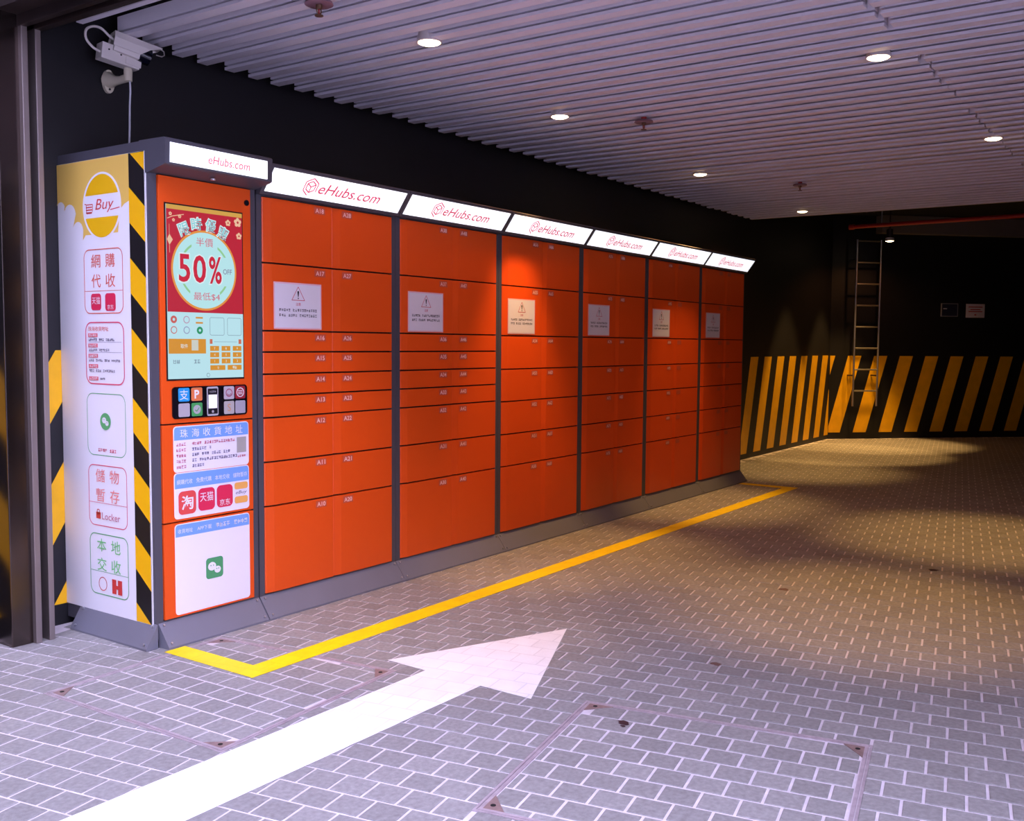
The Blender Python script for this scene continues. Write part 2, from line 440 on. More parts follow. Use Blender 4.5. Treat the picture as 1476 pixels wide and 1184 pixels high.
# ---- manhole covers
def cover(q, du, dn, o_s, o_n, label, base):
    e = empty('manhole_cover', (*base, 0), label, 'manhole cover', 'paved manhole covers')
    q = ccw(q); q1 = inset(q, 0.008); q2 = inset(q, 0.022); n = 4
    rim = MB()
    for a, b in ((q, q1), (inset(q, 0.011), q2)):
        vs = [(p[0], p[1], z) for z in (-0.02, 0.0004) for p in a+b]
        m = 2*n; fs = []
        for i in range(n):
            j = (i+1) % n
            fs += [(m+i, m+j, m+n+j, m+n+i), (i, m+i, m+j, j)[::-1], (n+i, n+j, m+n+j, m+n+i)]
        rim.add(vs, fs)
    rim.build('rim', M_RIM, e)
    qi = inset(q, 0.026)
    bed = MB(); bed.prism(qi, -0.03, -0.0030); bed.build('bed', M_MORTAR, e)
    L = 0.085
    tris = []
    for i in range(n):
        c0 = Vector(q2[i]); a = (Vector(q2[i-1])-c0).normalized(); b = (Vector(q2[(i+1) % n])-c0).normalized()
        tri = ccw([tuple(c0), tuple(c0+a*L), tuple(c0+b*L*0.75)]); tris.append(tri)
        cp = MB(); cp.prism(tri, -0.02, 0.0003); pl = cp.build('corner_plate', M_RUST, e)
        hc = c0+(a+b*0.75)*L*0.30
        h = MB(); h.prism([(hc.x+0.008*math.cos(k*math.pi/6), hc.y+0.008*math.sin(k*math.pi/6)) for k in range(12)], -0.01, 0.0009); h.build('key_hole', M_HOLE, pl)
    for b in lattice(du, dn, o_s, o_n, q):
        pc = clip_in(ccw(b), qi)
        if len(pc) < 3 or abs(area(pc)) < 0.0012: continue
        pcs = [pc]
        for t in tris:
            npc = []
            for p in pcs: npc += subtract(ccw(p), t) if len(clip_in(ccw(p), t)) >= 3 else [p]
            pcs = npc
        for p in pcs:
            p = ccw(p)
            if abs(area(p)) < 0.0012: continue
            c = (sum(v[0] for v in p)/len(p), sum(v[1] for v in p)/len(p))
            vs, fs = paver_mesh(p, c); me = bpy.data.meshes.new('paver'); me.from_pydata(vs, [], fs); me.materials.append(M_PAVER)
            o = bpy.data.objects.new('paver', me); COL.objects.link(o); o.parent = e
            o.location = (c[0]-base[0], c[1]-base[1], random.uniform(-0.001, 0.0))
t1 = math.radians(2.5)
cover(COVER1, Vector((math.sin(t1), -math.cos(t1))), Vector((math.cos(t1), math.sin(t1))), 0.02, 0.03, 'square paved manhole cover lying partly under the yellow line and white arrow', (-0.66, -0.56))
cover(COVER2, DU, DN, 1.26, -0.98, 'square paved manhole cover on the open floor right of the white arrow', (-0.38, -2.29))

# ---- walls -------------------------------------------------------
wl = MB(); wl.box(-7.0, -0.7, WALL_Y, WALL_Y+0.2, -0.1, 7.5); wl.box(-0.7, XB+0.2, WALL_Y, WALL_Y+0.2, -0.1, 3.3)
wall_left = struct(wl.build('wall_left', M_BLACKWALL)); wall_left['label'] = 'black painted wall with a yellow hazard stripe band behind the lockers'
def stripe_on(parent, pts):
    MB().add(pts[0]+pts[1], [(0,1,2,3), (7,6,5,4), (0,4,5,1), (1,5,6,2), (2,6,7,3), (3,7,4,0)]).build('yellow_stripe', M_WALLYEL, parent)
def stripe_left(b0, b1, t0, t1, zb, zt):
    f = [(b0, WALL_Y-0.0025, zb), (b1, WALL_Y-0.0025, zb), (t1, WALL_Y-0.0025, zt), (t0, WALL_Y-0.0025, zt)]
    stripe_on(wall_left, (f, [(p[0], WALL_Y+0.001, p[2]) for p in f]))
for k in range(-1, 7):
    x = 7.703+0.4235*k
    stripe_left(x, x+0.215, x+0.294, x+0.294+0.225, 0.055, 1.125)
# near band beside the kiosk (steeper pitch, reaches from the street to behind the kiosk)
SL, HP = 1.62, 0.330
for k in range(-6, 3):
    x0 = -0.603+HP*k                                     # foot of a stripe at z = 0.09
    dx = (1.213-0.09)/SL
    stripe_left(x0, x0+HP*0.5, x0+dx, x0+dx+HP*0.5, 0.09, 1.213)

wb = MB(); L = 7.5; s2 = math.sqrt(0.5)
P0 = Vector((XB, WALL_Y)); D = Vector((s2, -s2)); Nn = Vector((s2, s2))
P1 = P0+D*L
wb.prism([tuple(P0), tuple(P1), tuple(P1+Nn*0.2), tuple(P0+Nn*0.2)], -0.1, 3.3)
wall_back = struct(wb.build('wall_back', M_BLACKWALL)); wall_back['label'] = 'black slanting end wall with yellow hazard stripes'
for k in range(-3, 12):
    xb, xt = 10.94+0.27*k, 11.14+0.27*k
    q = clip_half([(xb, 0.085), (xb+0.135, 0.085), (xt+0.137, 1.122), (xt, 1.122)], (XB+0.006, 0), (XB+0.006, 2), False)
    if len(q) < 3: continue
    n = len(q)
    f = [(x-0.0018, DIAG-x-0.0018, z) for x, z in q]
    MB().add(f+[(p[0]+0.003, p[1]+0.003, p[2]) for p in f], [tuple(range(n)), tuple(range(2*n-1, n-1, -1))]+[((i+1) % n, i, n+i, n+(i+1) % n) for i in range(n)]).build('yellow_stripe', M_WALLYEL, wall_back)
ws = MB(); ws.box(-9.6, -8.6, -24, 14, -0.1, 8.6)  # unseen block across the street, added to cut low sky light entering the car park
struct(ws.build('wall_sky_blocker', mat('sky_blocker_grey', (78, 76, 80), 0.8, vary=0.15, scale=1.0)))
wr = MB(); wr.box(-0.8, 16.5, -6.7, -6.5, -0.1, 3.3)
struct(wr.build('wall_right', M_BLACKWALL))
we = MB(); we.box(15.6, 15.8, -6.6, -4.4, -0.1, 3.3); struct(we.build('wall_end', M_BLACKWALL))
# facade above the entrance
wf = MB(); wf.box(-0.88, -0.62, -6.7, WALL_Y+0.2, 2.62, 7.5)
struct(wf.build('wall_front', M_DARKCEIL))
bm_ = MB(); bm_.prism([tuple(P0-Nn*0.16+D*0.62), tuple(P1-Nn*0.16), tuple(P1), tuple(P0+D*0.62)], 2.76, 2.99)
beam = struct(bm_.build('trim_1', M_BEAM)); beam['label'] = 'pale grey beam along the top of the end wall'

# ---- ceiling -----------------------------------------------------
cl = MB(); cl.box(-0.62, 16.5, -6.6, WALL_Y+0.1, 3.0, 3.2)
ceiling = struct(cl.build('ceiling', M_DARKCEIL)); ceiling['label'] = 'dark ceiling hung with pale lilac metal slats'
PITCH = 0.1535; SX0 = -0.0143-PITCH*2
def slat_prof():                                         # (x,z): box beam with a slot above a bottom lip
    z = CEIL_Z
    return [(0, z), (0.058, z), (0.058, z+0.085), (0.0, z+0.085), (0.0, z+0.023), (0.046, z+0.023), (0.046, z+0.014), (0, z+0.014)]
def slat_mesh(y0, y1, nm):
    mb = MB(); mb.extr_y([(p[0], p[1]) for p in slat_prof()], y0, y1)
    me = bpy.data.meshes.new(nm); me.from_pydata(mb.v, [], mb.f)
    bm = bmesh.new(); bm.from_mesh(me); bmesh.ops.recalc_face_normals(bm, faces=bm.faces); bm.to_mesh(me); bm.free()
    me.materials.append(M_SLAT); return me
SL1 = slat_mesh(-2.325, 0.0, 'slat'); SL2 = slat_mesh(-2.9, 0.0, 'slat')
k = 0
while SX0+k*PITCH < 7.22:
    x = SX0+k*PITCH
    o = bpy.data.objects.new('slat', SL1); COL.objects.link(o); o.parent = ceiling
    o.location = (x, 0.555+random.uniform(-0.012, 0.012)-(0.0 if k else 0.04), random.uniform(-0.002, 0.002)); o.scale[1] = (2.325+0.555)/2.325
    o = bpy.data.objects.new('slat', SL2); COL.objects.link(o); o.parent = ceiling
    o.location = (x+random.uniform(-0.006, 0.006), -2.335+random.uniform(-0.012, 0.008), random.uniform(-0.002, 0.002))
    k += 1
MB().box(-0.53, -0.50, -5.2, 0.49, 2.594, 2.608).build('edge_trim', M_SLAT, ceiling)
car = MB()
for y in (0.3, -0.9, -2.0, -3.1, -4.6): car.box(-0.5, 7.22, y-0.02, y+0.02, CEIL_Z+0.085, 3.0)
car.build('carrier_rail', M_DARKCEIL, ceiling)

# ---- roller shutter frame at the entrance ------------------------
sf = empty('shutter_frame', (-0.79, 0.55, 0), 'polished steel shutter guide and dark head rail at the entrance beside the kiosk', 'shutter frame')
c = MB(); c.box(-0.885, -0.785, 0.470, WALL_Y, 0, 2.62); c.build('column', M_STEEL, sf, bevel=0.004)
g = MB(); g.box(-0.785, -0.715, 0.52, WALL_Y, 0, 2.60); g.build('guide_channel', M_DARKCEIL, sf)
for x0, x1 in ((-0.796, -0.770), (-0.738, -0.714)):
    MB().box(x0, x1, 0.446, 0.56, 0, 2.535).build('guide_lip', M_STEELLIP, sf, bevel=0.003)
h = MB(); h.box(-0.885, -0.62, -6.5, 0.64, 2.55, 2.64); h.build('head_box', M_DARKSTEEL, sf)
for x0, x1 in ((-0.80, -0.772), (-0.738, -0.712)):
    MB().box(x0, x1, -6.5, 0.56, 2.505, 2.56).build('head_lip', M_DARKSTEEL, sf, bevel=0.003)

# ================================================================== LOCKERS
Z0, Z1 = 0.104, 1.904
ROWS_A = [1.904, 1.610, 1.306, 1.210, 1.110, 1.012, 0.912, 0.710, 0.507, 0.104]
ROWS_B = [1.904, 1.606, 1.303, 1.100, 0.903, 0.703, 0.507, 0.104]
LEFT = [0.036, 0.966, 1.888, 2.845, 3.811, 4.789]; RIGHT = [0.897, 1.824, 2.777, 3.740, 4.721, 5.695]
DEPTH = 0.585
EDGE = [0.005] + [(RIGHT[i]+LEFT[i+1])/2 for i in range(5)] + [5.728]
def door_mb(x0, x1, z0, z1):
    g = 0.0025; x0 += g; x1 -= g; z0 += 0.0040; z1 -= 0.0040
    mb = MB(); st = 0.048
    prof = [(x0, 0.012), (x0, 0.001), (x0+0.004, -0.001), (x0+st, -0.009), (x1-0.003, -0.009), (x1, -0.006), (x1, 0.012)]
    n = len(prof)
    vs = [(p[0], p[1], z0) for p in prof]+[(p[0], p[1], z1) for p in prof]
    mb.add(vs, [tuple(range(n)), tuple(range(2*n-1, n-1, -1))]+[((i+1) % n, i, n+i, n+(i+1) % n) for i in range(n)])
    return mb
def skirt_mb(x0, x1):
    return MB().extr_x([(0.0, 0.098), (-0.068, 0.008), (-0.068, 0.0), (0.0, 0.0)], x0, x1)
ORD = ['first orange locker cabinet next to the ordering kiosk', 'second orange locker cabinet from the kiosk', 'third orange locker cabinet from the kiosk',
       'fourth orange locker cabinet from the kiosk', 'fifth orange locker cabinet from the kiosk', 'sixth orange locker cabinet at the far end of the row']
TAIL = ['numbered doors A10 to A28', 'numbered doors A30 to A48', 'numbered doors A50 to A66', 'seven rows of doors', 'seven rows of doors', 'a lit sign on top']
front = lambda u, v, h: (u, -0.0092-h, v)
SIGN_B, SIGN_T = (-0.030, 1.924), (-0.098, 2.018)        # light box face (y,z) bottom, top
def sign_fn(x):
    L = math.hypot(SIGN_T[0]-SIGN_B[0], SIGN_T[1]-SIGN_B[1])
    ty, tz = (SIGN_T[0]-SIGN_B[0])/L, (SIGN_T[1]-SIGN_B[1])/L
    ny, nz = -tz, ty
    return lambda u, v, h: (x+u, SIGN_B[0]+ty*v+ny*(h+0.0042), SIGN_B[1]+tz*v+nz*(h+0.0042)), L
def cube_logo(p, cx, cz, r, m, layer=1):
    hexp = [(cx+r*math.cos(math.radians(a)), cz+r*math.sin(math.radians(a))) for a in range(90, 450, 60)]
    t = r*0.13
    p.stroke([hexp[4], hexp[5], hexp[0]], t, layer, m, 'logo')
    p.stroke([hexp[0], hexp[1], hexp[2]], t, layer, m, 'logo')
    p.stroke([(cx-r*0.1, cz-r), hexp[2]], t, layer, m, 'logo')
    ih = [(cx+r*0.66*math.cos(math.radians(a)), cz+r*0.66*math.sin(math.radians(a))) for a in range(90, 450, 60)]
    p.stroke([ih[1], ih[0], ih[5], (cx, cz), ih[1], ih[2], ih[3], (cx, cz)], t, layer, m, 'logo')
    p.stroke([ih[5], ih[4], ih[3]], t, layer, m, 'logo')
for i in range(6):
    xl, xr, xm = LEFT[i], RIGHT[i], (LEFT[i]+RIGHT[i])/2
    e0, e1 = EDGE[i]+0.0012, EDGE[i+1]-0.0012
    cab = empty('locker_cabinet', ((xl+xr)/2, DEPTH/2, 0), ORD[i]+', '+TAIL[i], 'locker', 'orange parcel locker cabinets in a row')
    b = MB()
    b.box(e0, xl-0.001, 0, DEPTH, 0.03, 2.02); b.box(xr+0.001, e1, 0, DEPTH, 0.03, 2.02)
    b.box(xl-0.001, xr+0.001, 0, DEPTH, 0.03, Z0-0.001); b.box(xl-0.001, xr+0.001, 0, DEPTH, Z1+0.001, 2.02)
    b.build('body', M_GREY, cab)
    MB().box(xl-0.001, xr+0.001, 0.011, DEPTH, Z0-0.001, Z1+0.001).build('interior', M_DARKGAP, cab)
    sk = skirt_mb(e0, e1).build('skirt', M_SKIRT, cab)
    for xx in (e0+0.02, e1-0.02):
        for yy, zz in ((-0.008, 0.088), (-0.058, 0.022)):
            MB().tube([(xx, yy+0.004, zz-0.003), (xx, yy-0.006, zz+0.004)], 0.0045, 8).build('screw', M_SCREW, sk)
    rows = ROWS_A if i < 2 else ROWS_B; n = len(rows)-1
    xmid = [0.468, 1.404, 2.324, 3.287, 4.250, 5.249][i]
    for col, (a, c) in enumerate(((xl, xmid), (xmid, xr))):
        for r in range(n):
            zt, zb = rows[r], rows[r+1]
            d = door_mb(a, c, zb, zt).build('door', M_ORANGE, cab)
            num = (2*i+1+col)*10 + (n-1-r)
            tx = c-0.085 if col == 0 else a+0.098
            p = Print(front); p.rect(tx-0.036, tx+0.036, zt-0.046, zt-0.013, 1, M_TAG, 'number_plate', r=0.004)
            if num < 100: p.text('A%d' % num, tx, zt-0.0295, 0.021, 2, M_TAGTXT, w=0.054, offset=0.012, name='number')
            p.build(d)
    # leaning light box
    fn, SL_ = sign_fn(0)
    hd = MB(); hd.extr_x([(0.05, 1.909), (-0.022, 1.909), (-0.028, 1.918), (-0.1005, 2.019), (-0.103, 2.030), (-0.095, 2.036), (0.05, 2.036)], e0, e1)
    hb = hd.build('sign_housing', M_GREY, cab)
    x0, x1 = e0+0.020, e1-0.020
    pn_ = MB(); pn_.add([fn(x0, 0, 0.0), fn(x1, 0, 0.0), fn(x1, SL_, 0.0), fn(x0, SL_, 0.0), fn(x0, 0, -0.006), fn(x1, 0, -0.006), fn(x1, SL_, -0.006), fn(x0, SL_, -0.006)],
                    [(0,1,2,3), (0,4,5,1), (1,5,6,2), (2,6,7,3), (3,7,4,0)])
    lp = pn_.build('light_panel', M_SIGN, cab); lp['label'] = 'glowing white light box panel'
    p = Print(fn); cx = (x0+x1)/2
    cube_logo(p, cx-0.195, SL_/2, SL_*0.38, M_SIGNTXT)
    p.text('eHubs.com', cx+0.065, SL_*0.50, SL_*0.46, 1, M_SIGNTXT, w=0.415, shear=0.2, offset=0.006)
    p.build(lp)

# end panel skirt at the far end
# ---- warning notices on the doors
M_PINK = pm('sign_red', (196, 40, 70)); M_BLK = pm('ink_black', (28, 20, 34)); M_PINKEDGE = mat('laminate_edge', (236, 190, 196), 0.3)
WX = [0.094, 1.02, 1.94, 2.898, 3.868, 4.862]
WL = ['on door A17 of the first cabinet', 'on door A37 of the second cabinet', 'on the third cabinet from the kiosk', 'on the fourth cabinet from the kiosk', 'on the fifth cabinet from the kiosk', 'on the last cabinet at the far end']
for i, x in enumerate(WX):
    z0, z1, w = 1.315, 1.529, 0.296
    e = empty('warning_notice', (x+w/2, -0.0095, z0), 'white laminated warning notice with red triangle, stuck '+WL[i], 'notice', 'laminated warning notices on the lockers')
    MB().box(x, x+w, -0.0108, -0.0096, z0, z1).build('laminate', M_PINKEDGE, e)
    p = Print(lambda u, v, h: (u, -0.0109-h, v))
    p.rect(x+0.007, x+w-0.007, z0+0.007, z1-0.007, 1, M_PAPER, 'paper')
    cx = x+w/2
    tri = [(cx, z1-0.018), (cx-0.040, z1-0.080), (cx+0.040, z1-0.080)]
    p.stroke(tri+[tri[0]], 0.0028, 2, M_PINK, 'triangle')
    p.poly([(cx-0.0055, z1-0.042), (cx+0.0055, z1-0.042), (cx+0.002, z1-0.064), (cx-0.002, z1-0.064)], 2, M_BLK, 'exclamation_mark')
    p.poly(circ(cx, z1-0.042, 0.0055, n=12), 2, M_BLK, 'exclamation_mark'); p.poly(circ(cx, z1-0.071, 0.0035, n=12), 2, M_BLK, 'exclamation_mark')
    p.text('注意', cx, z1-0.098, 0.014, 2, M_PINK, w=0.030)
    p.greek(cx, z1-0.126, 0.236, 0.0125, 17, 2, M_BLK, gaps=(5,), align='C')
    p.greek(cx, z1-0.150, 0.236, 0.0125, 17, 2, M_BLK, gaps=(3, 8), align='C')
    p.build(e)

# ================================================================== KIOSK
KX0, KX1 = -0.541, -0.001
ki = empty('ordering_kiosk', (-0.27, 0.3, 0), 'tall orange self service kiosk with touch screen and printed white side panel', 'kiosk')
DX0, DX1 = -0.504, -0.030
b = MB(); KD = 0.636
b.box(KX0, DX0-0.001, 0, KD, 0.03, 2.052); b.box(DX1+0.001, KX1, 0, KD, 0.03, 2.052)
b.box(DX0-0.001, DX1+0.001, 0, KD, 0.03, Z0-0.001); b.box(DX0-0.001, DX1+0.001, 0, KD, 1.925, 2.052)
b.build('body', M_GREY, ki)
MB().box(DX0-0.001, DX1+0.001, 0.011, KD, Z0-0.001, 1.926).build('interior', M_DARKGAP, ki)
def kdoor(z0, z1):
    g = 0.003
    return MB().box(DX0+g, DX1-g, -0.008, 0.012, z0+g, z1-g)
kd1 = kdoor(0.915, 1.924).build('upper_door', M_ORANGE, ki, bevel=0.002)
kd2 = kdoor(0.506, 0.915).build('middle_door', M_ORANGE, ki, bevel=0.002)
kd3 = kdoor(0.104, 0.506).build('lower_door', M_ORANGE, ki, bevel=0.002)
ks = skirt_mb(KX0+0.012, KX1).build('front_skirt', M_SKIRT, ki)
for xx in (KX0+0.03, KX1-0.02):
    for yy, zz in ((-0.008, 0.088), (-0.058, 0.022)):
        MB().tube([(xx, yy+0.004, zz-0.003), (xx, yy-0.006, zz+0.004)], 0.0045, 8).build('screw', M_SCREW, ks)
ss = MB().extr_y([(KX0, 0.098), (KX0-0.055, 0.008), (KX0-0.055, 0.0), (KX0, 0.0)], -0.012, 0.53).build('side_skirt', M_SKIRT, ki)
for yy in (0.01, 0.50):
    for xx, zz in ((KX0-0.008, 0.088), (KX0-0.046, 0.022)):
        MB().tube([(xx+0.004, yy, zz-0.003), (xx-0.006, yy, zz+0.004)], 0.0045, 8).build('screw', M_SCREW, ss)
# header with vertical light box
hd = MB(); hd.extr_x([(0.0, 1.9245), (-0.10, 1.945), (-0.112, 1.950), (-0.116, 2.046), (-0.110, 2.052), (0.05, 2.054), (0.05, 1.9245)], KX0-0.004, KX1+0.001)
hb = hd.build('sign_housing', M_GREY, ki)
MB().add([(-0.522, -0.1175, 1.957), (-0.03, -0.1175, 1.957), (-0.03, -0.1185, 2.034), (-0.522, -0.1185, 2.034), (-0.522, -0.10, 1.957), (-0.03, -0.10, 1.957), (-0.03, -0.10, 2.034), (-0.522, -0.10, 2.034)],
         [(0,1,2,3), (0,4,5,1), (1,5,6,2), (2,6,7,3), (3,7,4,0)]).build('light_panel', M_SIGN, ki)
p = Print(lambda u, v, h: (u, -0.1192-h, v)); p.text('eHubs.com', -0.235, 1.994, 0.034, 1, M_SIGNTXT, w=0.215, shear=0.2, offset=0.0); p.build(hb)
MB().lathe([(0.011, 0.0), (0.011, 0.006), (0.007, 0.008)], (-0.27, -0.055, 1.925)).build('sensor_eye', M_SCREW, hb)
MB().tube([(-0.056, -0.006, 1.861), (-0.056, -0.013, 1.861)], 0.0125, 16).build('peephole_camera', M_LENS, kd1)

# --- touch screen
MB().box(-0.477, -0.078, -0.0095, 0.0, 1.094, 1.816).build('screen_bezel', mat('bezel', (40, 24, 26), 0.3), ki)
sc = MB().box(-0.470, -0.084, -0.0115, -0.0096, 1.101, 1.810).build('screen', pm('screen_cyan', (176, 226, 238), emit=0.72), ki)
S = lambda n, c, e=0.72: pm('screen_'+n, c, emit=e)
p = Print(lambda u, v, h: (u-0.011, -0.0116-h, v))
SR, SG, SC = S('red', (190, 28, 48)), S('gold', (214, 164, 72)), S('pale', (186, 234, 240))
p.rect(-0.459, -0.073, 1.376, 1.792, 1, SR, 'poster')
p.rect(-0.459, -0.073, 1.792, 1.810, 1, SG, 'poster_edge')
cx, cz = -0.273, 1.552
p.poly(circ(cx, cz, 0.166, 0.167, 60), 2, S('orange', (232, 150, 60)), 'roundel'); p.poly(circ(cx, cz, 0.157, 0.158, 60), 3, SC, 'roundel')
p.ring(circ(cx, cz, 0.128, 0.122, 60), circ(cx, cz, 0.119, 0.113, 60), 4, S('green', (150, 208, 150)), 'roundel')
p.rect(cx-0.066, cx+0.066, cz+0.085, cz+0.138, 5, SC, 'roundel'); p.rect(cx-0.076, cx+0.076, cz-0.134, cz-0.088, 5, SC, 'roundel'); p.rect(cx-0.140, cx+0.142, cz-0.060, cz+0.062, 5, SC, 'roundel')
SPINK, SWHITE, SDEEP = S('pink', (214, 96, 120)), S('white', (224, 244, 248)), S('deepred', (206, 30, 56))
for ch, x, z, a in (('限', -0.374, 1.716, 24), ('時', -0.313, 1.741, 8), ('優', -0.241, 1.742, -8), ('惠', -0.178, 1.716, -24)):
    a = math.radians(a)
    p.text(ch, x, z, 0.060, 6, SWHITE, w=0.058, rot=a, offset=0.06)
    p.text(ch, x, z, 0.052, 7, S('teal', (120, 206, 216)), w=0.050, rot=a)
p.text('半價', cx, 1.670, 0.036, 6, SPINK, w=0.086)
for ch, x0, x1 in (('5', -0.404, -0.348), ('0', -0.333, -0.268), ('%', -0.253, -0.187)):
    p.text(ch, (x0+x1)/2, 1.557, 0.126, 6, SWHITE, w=x1-x0+0.012, offset=0.03); p.text(ch, (x0+x1)/2, 1.557, 0.115, 7, SDEEP, w=x1-x0, offset=0.02)
p.text('OFF', -0.156, 1.554, 0.022, 6, S('mauve', (120, 90, 140)), w=0.046)
p.text('最低$4', -0.265, 1.444, 0.034, 6, SPINK, w=0.134)
SPET = S('petal', (240, 196, 160))
for fx, fz, r in ((-0.098, 1.770, 0.020), (-0.150, 1.763, 0.014), (-0.092, 1.712, 0.015), (-0.395, 1.765, 0.008), (-0.44, 1.772, 0.008), (-0.425, 1.748, 0.007)):
    for k in range(5):
        a = math.radians(90+72*k); p.poly(circ(fx+r*0.6*math.cos(a), fz+r*0.6*math.sin(a), r*0.42, n=10), 5, SPET, 'blossom')
    p.poly(circ(fx, fz, r*0.28, n=10), 6, SR, 'blossom')
p.stroke([(-0.455, 1.752), (-0.43, 1.763), (-0.40, 1.770), (-0.375, 1.775)], 0.003, 5, SPET, 'branch')
p.stroke([(-0.446, 1.73), (-0.446, 1.675)], 0.0015, 5, SPET, 'lantern_string')
p.poly([(-0.446, 1.690), (-0.430, 1.668), (-0.446, 1.646), (-0.458, 1.668)], 6, SPET, 'lantern'); p.stroke([(-0.446, 1.646), (-0.446, 1.615)], 0.002, 6, SPET, 'lantern')
# lower interface
SUI, SOR, SLINE = S('ui', (190, 232, 242)), S('button', (218, 148, 38)), S('line', (120, 140, 160))
p.rect(-0.459, -0.073, 1.101, 1.376, 1, SUI, 'interface')
for (x, z, c, fill) in ((-0.430, 1.345, (206, 96, 90), 1), (-0.368, 1.345, (190, 140, 170), 0), (-0.430, 1.302, (206, 96, 80), 0), (-0.368, 1.302, (150, 150, 190), 0), (-0.302, 1.302, (30, 150, 96), 1)):
    mm = S('icon%d%d' % (c[0], c[1]), c); p.g += 1; p.poly(circ(x, z, 0.0155, n=24), 2, mm, 'round_icon')
    p.poly(circ(x, z, 0.012 if not fill else 0.006, n=16), 3, SUI, 'round_icon')
p.rect(-0.322, -0.286, 1.351, 1.358, 2, SOR, 'bar'); p.rect(-0.322, -0.286, 1.330, 1.337, 2, SOR, 'bar')
for x in (-0.213, -0.121): p.frame(x-0.038, x+0.038, 1.282, 1.358, 0.008, 0.0018, 2, SLINE, 'code_box')
p.rect(-0.457, -0.272, 1.205, 1.266, 2, SOR, 'button'); p.rect(-0.345, -0.311, 1.218, 1.262, 3, S('icon_grey', (208, 210, 200)), 'button_icon')
p.text('取件', -0.381, 1.236, 0.018, 3, SWHITE, w=0.036)
p.greek(-0.437, 1.172, 0.034, 0.016, 2, 2, SLINE); p.greek(-0.335, 1.172, 0.034, 0.016, 2, 2, SLINE)
for r in range(3):
    for c in range(3):
        x = -0.251+c*0.060; z = 1.216-r*0.027
        p.rect(x, x+0.047, z, z+0.021, 2, SOR, 'key'); p.text(str((7, 8, 9, 4, 5, 6, 1, 2, 3)[r*3+c]), x+0.0235, z+0.0105, 0.010, 3, SWHITE)
p.rect(-0.251, -0.172, 1.134, 1.155, 2, SOR, 'key'); p.rect(-0.160, -0.084, 1.134, 1.155, 2, SOR, 'key')
p.text('0', -0.21, 1.1445, 0.010, 3, SWHITE); p.greek(-0.122, 1.1445, 0.024, 0.012, 2, 3, SWHITE, align='C')
p.rect(-0.252, -0.238, 1.246, 1.266, 2, S('iconred', (206, 110, 80)), 'field_icon'); p.rect(-0.099, -0.084, 1.246, 1.266, 2, S('iconred', (206, 110, 80)), 'field_icon')
p.rect(-0.23, -0.108, 1.254, 1.2555, 2, SLINE, 'field_line')
p.poly(circ(-0.262, 1.114, 0.009, n=16), 2, SLINE, 'round_icon'); p.poly(circ(-0.262, 1.114, 0.007, n=16), 3, SUI, 'round_icon')
p.build(sc)

# --- payment panel
pp = MB(); pp.prism([(u, v) for u, v in rr(-0.454, -0.066, 0.936, 1.068, 0.016)], 0.008, 0.013, Matrix(((1, 0, 0, 0), (0, 0, -1, 0), (0, 1, 0, 0), (0, 0, 0, 1))))
pay = pp.build('payment_panel', mat('black_acrylic', (20, 18, 24), 0.15, spec=0.6), ki)
p = Print(lambda u, v, h: (u, -0.0132-h, v))
def icon(x, z, rgb, nm, s=0.028): p.rect(x-s, x+s, z-s, z+s, 1, pm(nm, rgb), 'payment_icon', r=0.007)
PW = pm('icon_white', (236, 234, 238)); PGR = pm('icon_grey2', (178, 174, 178))
icon(-0.398, 1.035, (40, 150, 214), 'pay_blue'); p.text('支', -0.398, 1.035, 0.042, 2, PW, w=0.042)
icon(-0.334, 1.035, (222, 122, 72), 'pay_orange'); p.text('P', -0.334, 1.035, 0.036, 2, PW, offset=0.03)
icon(-0.398, 0.971, (176, 170, 176), 'pay_grey'); icon(-0.334, 0.971, (70, 156, 84), 'pay_green'); p.poly(circ(-0.334, 0.971, 0.019, n=24), 2, PGR, 'payment_icon')
p.stroke([(-0.344, 0.970), (-0.336, 0.963), (-0.323, 0.979)], 0.004, 3, pm('pay_green', (70, 156, 84)), 'payment_icon')
icon(-0.166, 1.035, (186, 176, 184), 'pay_grey3'); p.ring(circ(-0.166, 1.035, 0.018, n=24), circ(-0.166, 1.035, 0.014, n=24), 2, pm('pay_wine', (150, 60, 90)), 'payment_icon')
p.ring(circ(-0.166, 1.033, 0.010, n=12, a0=180, a1=359.9), circ(-0.166, 1.033, 0.0075, n=12, a0=180, a1=359.9), 2, pm('pay_wine', (150, 60, 90)), 'payment_icon')
icon(-0.105, 1.035, (150, 34, 48), 'pay_red'); p.ring(circ(-0.105, 1.035, 0.021, n=24), circ(-0.105, 1.035, 0.017, n=24), 2, PW, 'payment_icon')
for dz in (-0.007, 0, 0.007): p.rect(-0.117, -0.093, 1.035+dz-0.0015, 1.035+dz+0.0015, 2, PW, 'payment_icon')
icon(-0.166, 0.971, (180, 174, 172), 'pay_grey4'); p.text('S', -0.166, 0.971, 0.032, 2, pm('pay_amber', (206, 150, 100)))
icon(-0.105, 0.971, (168, 164, 176), 'pay_grey5')
p.rect(-0.283, -0.223, 0.940, 1.064, 1, PGR, 'phone', r=0.008); p.rect(-0.278, -0.228, 0.948, 1.056, 2, pm('phone_black', (24, 20, 30)), 'phone', r=0.004)
p.rect(-0.275, -0.231, 0.972, 1.030, 3, pm('phone_window', (244, 240, 248), emit=0.35), 'phone'); p.poly(circ(-0.253, 0.958, 0.006, n=14), 3, PGR, 'phone')
p.greek(-0.253, 1.043, 0.034, 0.008, 4, 3, PGR, align='C')
p.build(pay)

